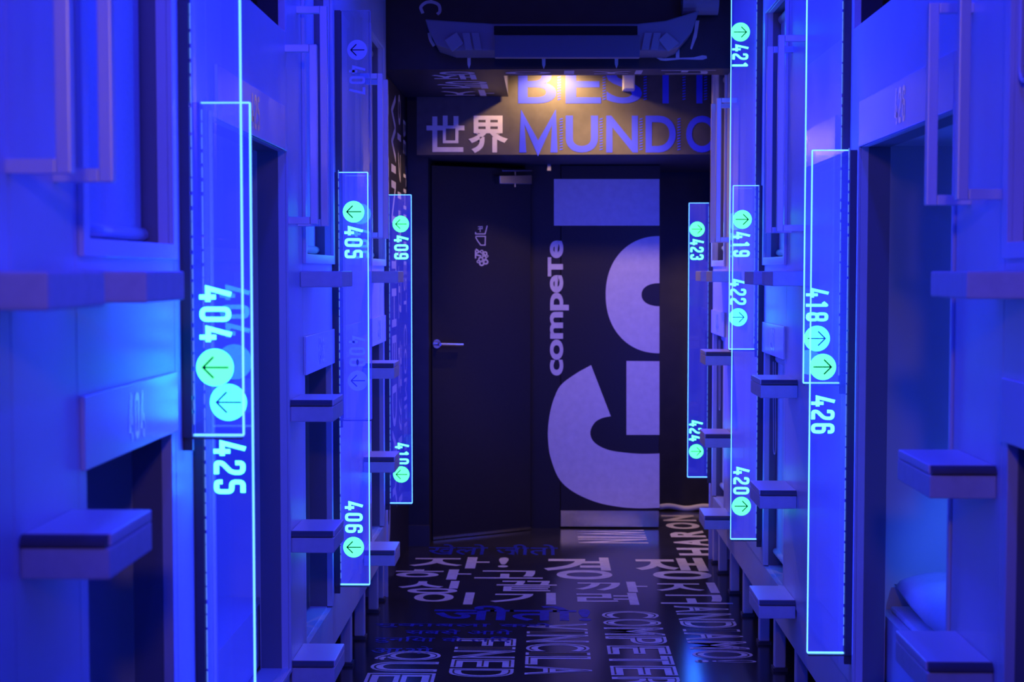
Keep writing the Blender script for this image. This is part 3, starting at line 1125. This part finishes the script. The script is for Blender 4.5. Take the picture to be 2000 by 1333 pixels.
wall_t('VENCER', 6.32, 6.56, 0.10, 2.25, 0.03, True)
wall_t('WIN THE DAY', 6.66, 6.86, 0.3, 2.28, 0.01, True)
wall_t('\uc774\uae30\ub824\uace0 \ub05d\uae4c\uc9c0', 6.94, 7.10, 0.3, 2.3, 0.01, True)
wall_t('BE THE BEST COMPETE', 7.22, 7.36, 0.4, 2.2, 0.0, True)
link('mural_lettering', mb, M['paint'], wl)

# ------------------------------------------------------------------ lettering of the floor
zf = 0.0008
mb = MB()
ink = MB()


def col_text(text, x0, x1, y_far, adv, extra=0.0):
    """capitals turned a quarter, read from the far end towards the viewer, with a dark inline"""
    yc = y_far
    for ch in text:
        h = adv * (0.86 if ch not in 'I!' else 0.26)
        yf, yc = yc, yc - h - adv * 0.14
        put_text(mb, ch, (x0, yf, zf), (0, -h, 0), (x1 - x0, 0, 0), 0.024)
        put_text(ink, ch, (x0 + 0.012, yf - h * 0.10, zf + 0.0006), (0, -h * 0.84, 0), (x1 - x0 - 0.024, 0, 0), -0.034)


col_text('ANDIAMO!', 0.548, 0.775, 6.12, 0.134)
col_text('COMPETERE!', 0.232, 0.470, 6.02, 0.141)
col_text('VINCILA', -0.078, 0.165, 5.80, 0.132)
col_text('FINED', -0.350, -0.118, 5.55, 0.125)
col_text('QUERER', -0.640, -0.395, 5.36, 0.15)
link('capital_letters', mb, M['floorpaint'], FLOOR)
link('capital_letter_inlines', ink, M['black'], FLOOR)
mb = MB()


def fl(mbx, text, x0, y0, x1, y1, off=0.015):
    """upright lettering given by the corners it fills in the floor"""
    a, b, c = onZ(x0, y1, zf), onZ(x1, y1, zf), onZ((x0 + x1) / 2, y0, zf)
    put_text(mbx, text, a, Vector((b.x - a.x, 0, 0)), Vector((0, c.y - a.y, 0)), off)


def cr(x, y):
    return 700 + x / 2.5, 1000 + y / 2.5


for ch, x0, y0, x1, y1 in (('\uc790', 240, 222, 635, 276), ('!', 680, 224, 730, 272), ('\uacbd', 905, 224, 1245, 330), ('\uc7c1', 1370, 226, 1735, 330),
                           ('\ud558', 150, 282, 545, 330), ('\uace0', 565, 288, 900, 326), ('\uc2f1', 180, 338, 480, 398), ('\ub05d', 670, 338, 970, 388),
                           ('\uae4c', 1060, 342, 1420, 392), ('\uc9c0', 1460, 346, 1765, 396), ('\uc774', 258, 394, 556, 452), ('\uae30', 640, 396, 965, 452),
                           ('\ub824', 1070, 396, 1372, 454), ('\uace0', 1478, 406, 1830, 450)):
    (a, b), (c, d) = cr(x0, y0), cr(x1, y1)
    fl(mb, ch, a, b, c, d)
link('brush_letters', mb, M['floorpaint'], FLOOR)
mb = MB()
for ch, ya, h in (('W', 7.93, 0.17), ('I', 7.73, 0.04), ('N', 7.66, 0.12)):
    put_text(mb, ch, (0.17, ya, zf), (0, -h, 0), (0.37, 0, 0), 0.02)
yy = 7.22
for ch in 'HARON':
    put_text(mb, ch, (0.865, yy, zf), (0, 0.20, 0), (-0.19, 0, 0), 0.04)
    yy += 0.25
link('passage_letters', mb, M['floorpaint'], FLOOR)
mb = MB()
fl(mb, '\u091c\u0940\u0924\u094b!', 842, 1184, 1155, 1212, 0.02)
fl(mb, '\u092e\u0941\u0915\u093e\u092c\u0932\u093e \u0915\u0930\u094b', 730, 1217, 1080, 1226, 0.01)
fl(mb, '\u0938\u092c\u0938\u0947 \u0906\u0917\u0947', 790, 1230, 1000, 1239, 0.01)
fl(mb, '\u0926\u0941\u0928\u093f\u092f\u093e \u0915\u0947 \u0932\u093f\u090f', 728, 1244, 1000, 1256, 0.01)
fl(mb, '\u0906\u0913', 722, 1263, 842, 1277, 0.01)
fl(mb, '\u0916\u0947\u0932\u094b \u091c\u0940\u0924\u094b', 832, 1064, 1090, 1084, 0.01)
link('blue_script', mb, M['dimblue'], FLOOR)

# ------------------------------------------------------------------ air conditioner on the beam
K = lambda x, y, Y=6.08: onY(x, y, Y)
ac = thing('air_conditioner', K(1098, 100), 'wide dark air conditioning unit hung on the beam at the top', 'air conditioner')
fr = [(830, 37), (900, 42), (965, 46), (1245, 46), (1300, 40), (1366, 20), (1352, 62), (1326, 92), (1308, 99), (886, 99), (852, 88), (838, 62)]
link('casing', MB().prism([K(*p) for p in fr], (0, 0.21, 0)), M['acbody'], ac, bevel=0.006)
link('air_slot', MB().prism([K(*p, 6.075) for p in ((965, 51), (1245, 51), (1245, 68), (965, 68))], (0, -0.004, 0)), M['acdark'], ac)
link('flap', MB().prism([K(966, 69, 6.05), K(1250, 69, 6.05), K(1250, 112, 6.00), K(966, 112, 6.00)], (0, 0.045, 0)), M['acbody'], ac, bevel=0.004)
for sgn, cx in ((-1, 886), (1, 1308)):
    g = link('corner_louver', MB().prism([K(cx - 2 * sgn - 20, 78, 6.06), K(cx + 6 * -sgn, 62, 6.06), K(cx + 19, 84, 6.06), K(cx - 3, 101, 6.06)], (0, 0.018, 0)), M['acgrey'], ac, bevel=0.003)
    for dx in (24, 42):
        xa = cx - sgn * dx
        link('slanted_rib', MB().prism([K(xa - 7, 64, 6.07), K(xa + 7, 64, 6.07), K(xa + 7 - sgn * 6, 97, 6.06), K(xa - 7 - sgn * 6, 97, 6.06)], (0, 0.008, 0)), M['acgrey'], ac)
tag(link('pipe_cover', MB().tube([K(1332, 4, 6.2), K(1402, 4, 6.2)], 0.055, 20), M['acgrey'], None, smooth=False),
    'round pipe cover at the top right of the air conditioner', 'pipe cover')
for o in bpy.data.objects:
    if '_org' in o:
        del o['_org']
